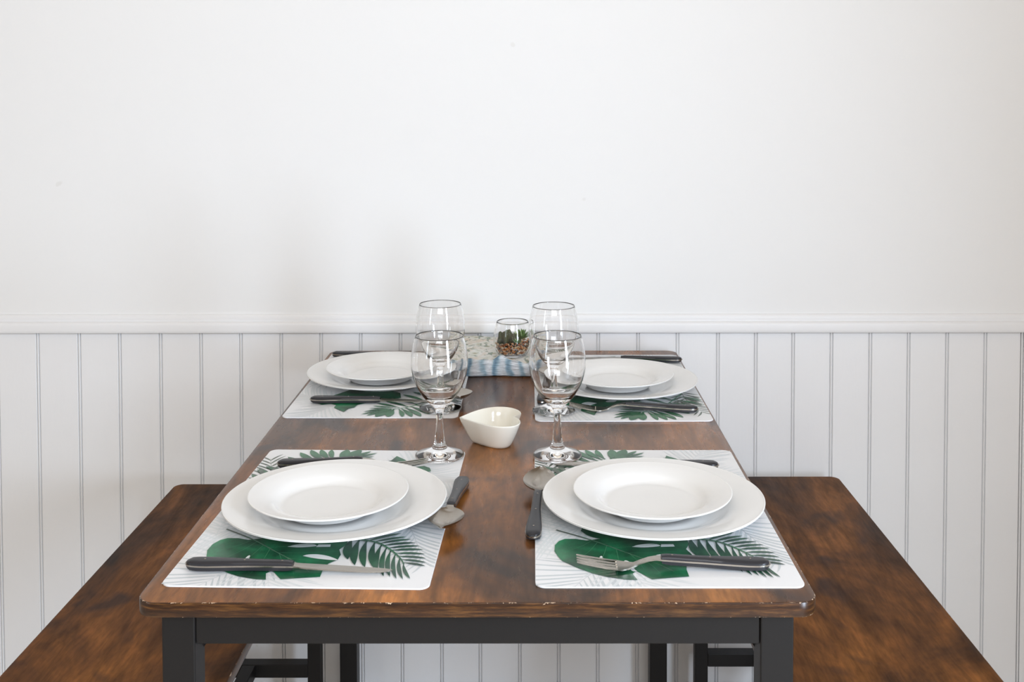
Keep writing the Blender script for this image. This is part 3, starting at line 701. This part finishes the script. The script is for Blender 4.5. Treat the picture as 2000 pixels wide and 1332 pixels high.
for k in range(520):
    z = .0065 + .023 * random.random(); R_ = rin(z) - .0026; r = R_ * math.sqrt(random.random()) if random.random() < .35 else R_ * random.uniform(.88, 1)
    a = random.uniform(0, 2 * PI); zz = z * (1 + .12 * math.cos(a)); rock(r * math.cos(a), r * math.sin(a), max(.006, zz), random.uniform(.0016, .0030), random.choices((0, 1, 2, 3), (5, 5, 3, 2))[0])
g = finish('gravel', bm, GR, J); g['kind'] = 'stuff'
M_cac = mat('cactus_green', (.050, .064, .016), .55); M_alo = mat('aloe_green', (.10, .24, .05), .45); M_alo2 = mat('aloe_pale', (.50, .62, .30), .45)
random.seed(3)
bm = bmesh.new()
for k in range(15):
    x = -.028 + .0030 * k + random.uniform(-.001, .001); y = random.uniform(-.012, .010); x = max(-.024, min(.012, x)); h = .046 + random.uniform(-.004, .009) - .00018 * abs(k - 6) * 8
    rr = .0034 + random.uniform(-.0004, .0005)
    if math.hypot(x, y) > rin(.04) - rr - .001: y *= .3
    rings = []
    seg = 12
    pf = [(rr * .8, .018), (rr, .024), (rr * 1.05, .032), (rr, h - .006), (rr * .72, h - .002), (0, h)]
    prev = None
    for r0, z in pf:
        if r0 == 0: cur = [bm.verts.new((x, y, z))]
        else: cur = [bm.verts.new((x + r0 * (1 + .16 * (-1) ** q) * math.cos(2 * PI * q / seg), y + r0 * (1 + .16 * (-1) ** q) * math.sin(2 * PI * q / seg), z)) for q in range(seg)]
        if prev:
            for q in range(seg):
                q2 = (q + 1) % seg
                bm.faces.new((prev[q], prev[q2], cur[q2], cur[q]) if len(cur) > 1 else (prev[q], prev[q2], cur[0]))
        prev = cur
finish('cactus', bm, M_cac, J, smooth=60)
def rosette(cx, cy_, cz, n, ln, name, lean=(0, 0)):
    bm = bmesh.new()
    for k in range(n):
        a = k * 2.399; el = math.radians(22 + 62 * k / n); L = ln * (1 - .25 * k / n)
        d = Vector((math.cos(a) * math.cos(el) + lean[0], math.sin(a) * math.cos(el) + lean[1], math.sin(el))).normalized(); sd = Vector((-math.sin(a), math.cos(a), 0)); up_ = d.cross(sd).normalized()
        rows = []
        for q in range(6):
            s_ = q / 5; w_ = .0024 * (math.sin(PI * (.25 + .75 * s_)) ** .7 if s_ < 1 else 0); c = Vector((cx, cy_, cz)) + d * L * s_ + Vector((0, 0, .0012 * s_ * s_))
            if w_ < 1e-5: rows.append([bm.verts.new(c)])
            else: rows.append([bm.verts.new(c + sd * w_), bm.verts.new(c + up_ * w_ * .5), bm.verts.new(c - sd * w_), bm.verts.new(c - up_ * w_ * .35)])
        for A, B in zip(rows[:-1], rows[1:]):
            for q in range(4):
                q2 = (q + 1) % 4
                f = bm.faces.new((A[q], A[q2], B[q2], B[q]) if len(B) > 1 else (A[q], A[q2], B[0])); f.material_index = 1 if (q in (0, 3) and k % 3 == 0) else 0
        bm.faces.new(rows[0])
    return finish(name, bm, [M_alo, M_alo2], J, smooth=50)
rosette(.0170, .004, .0310, 28, .0245, 'aloe')
rosette(.0080, -.019, .0275, 14, .0105, 'aloe')
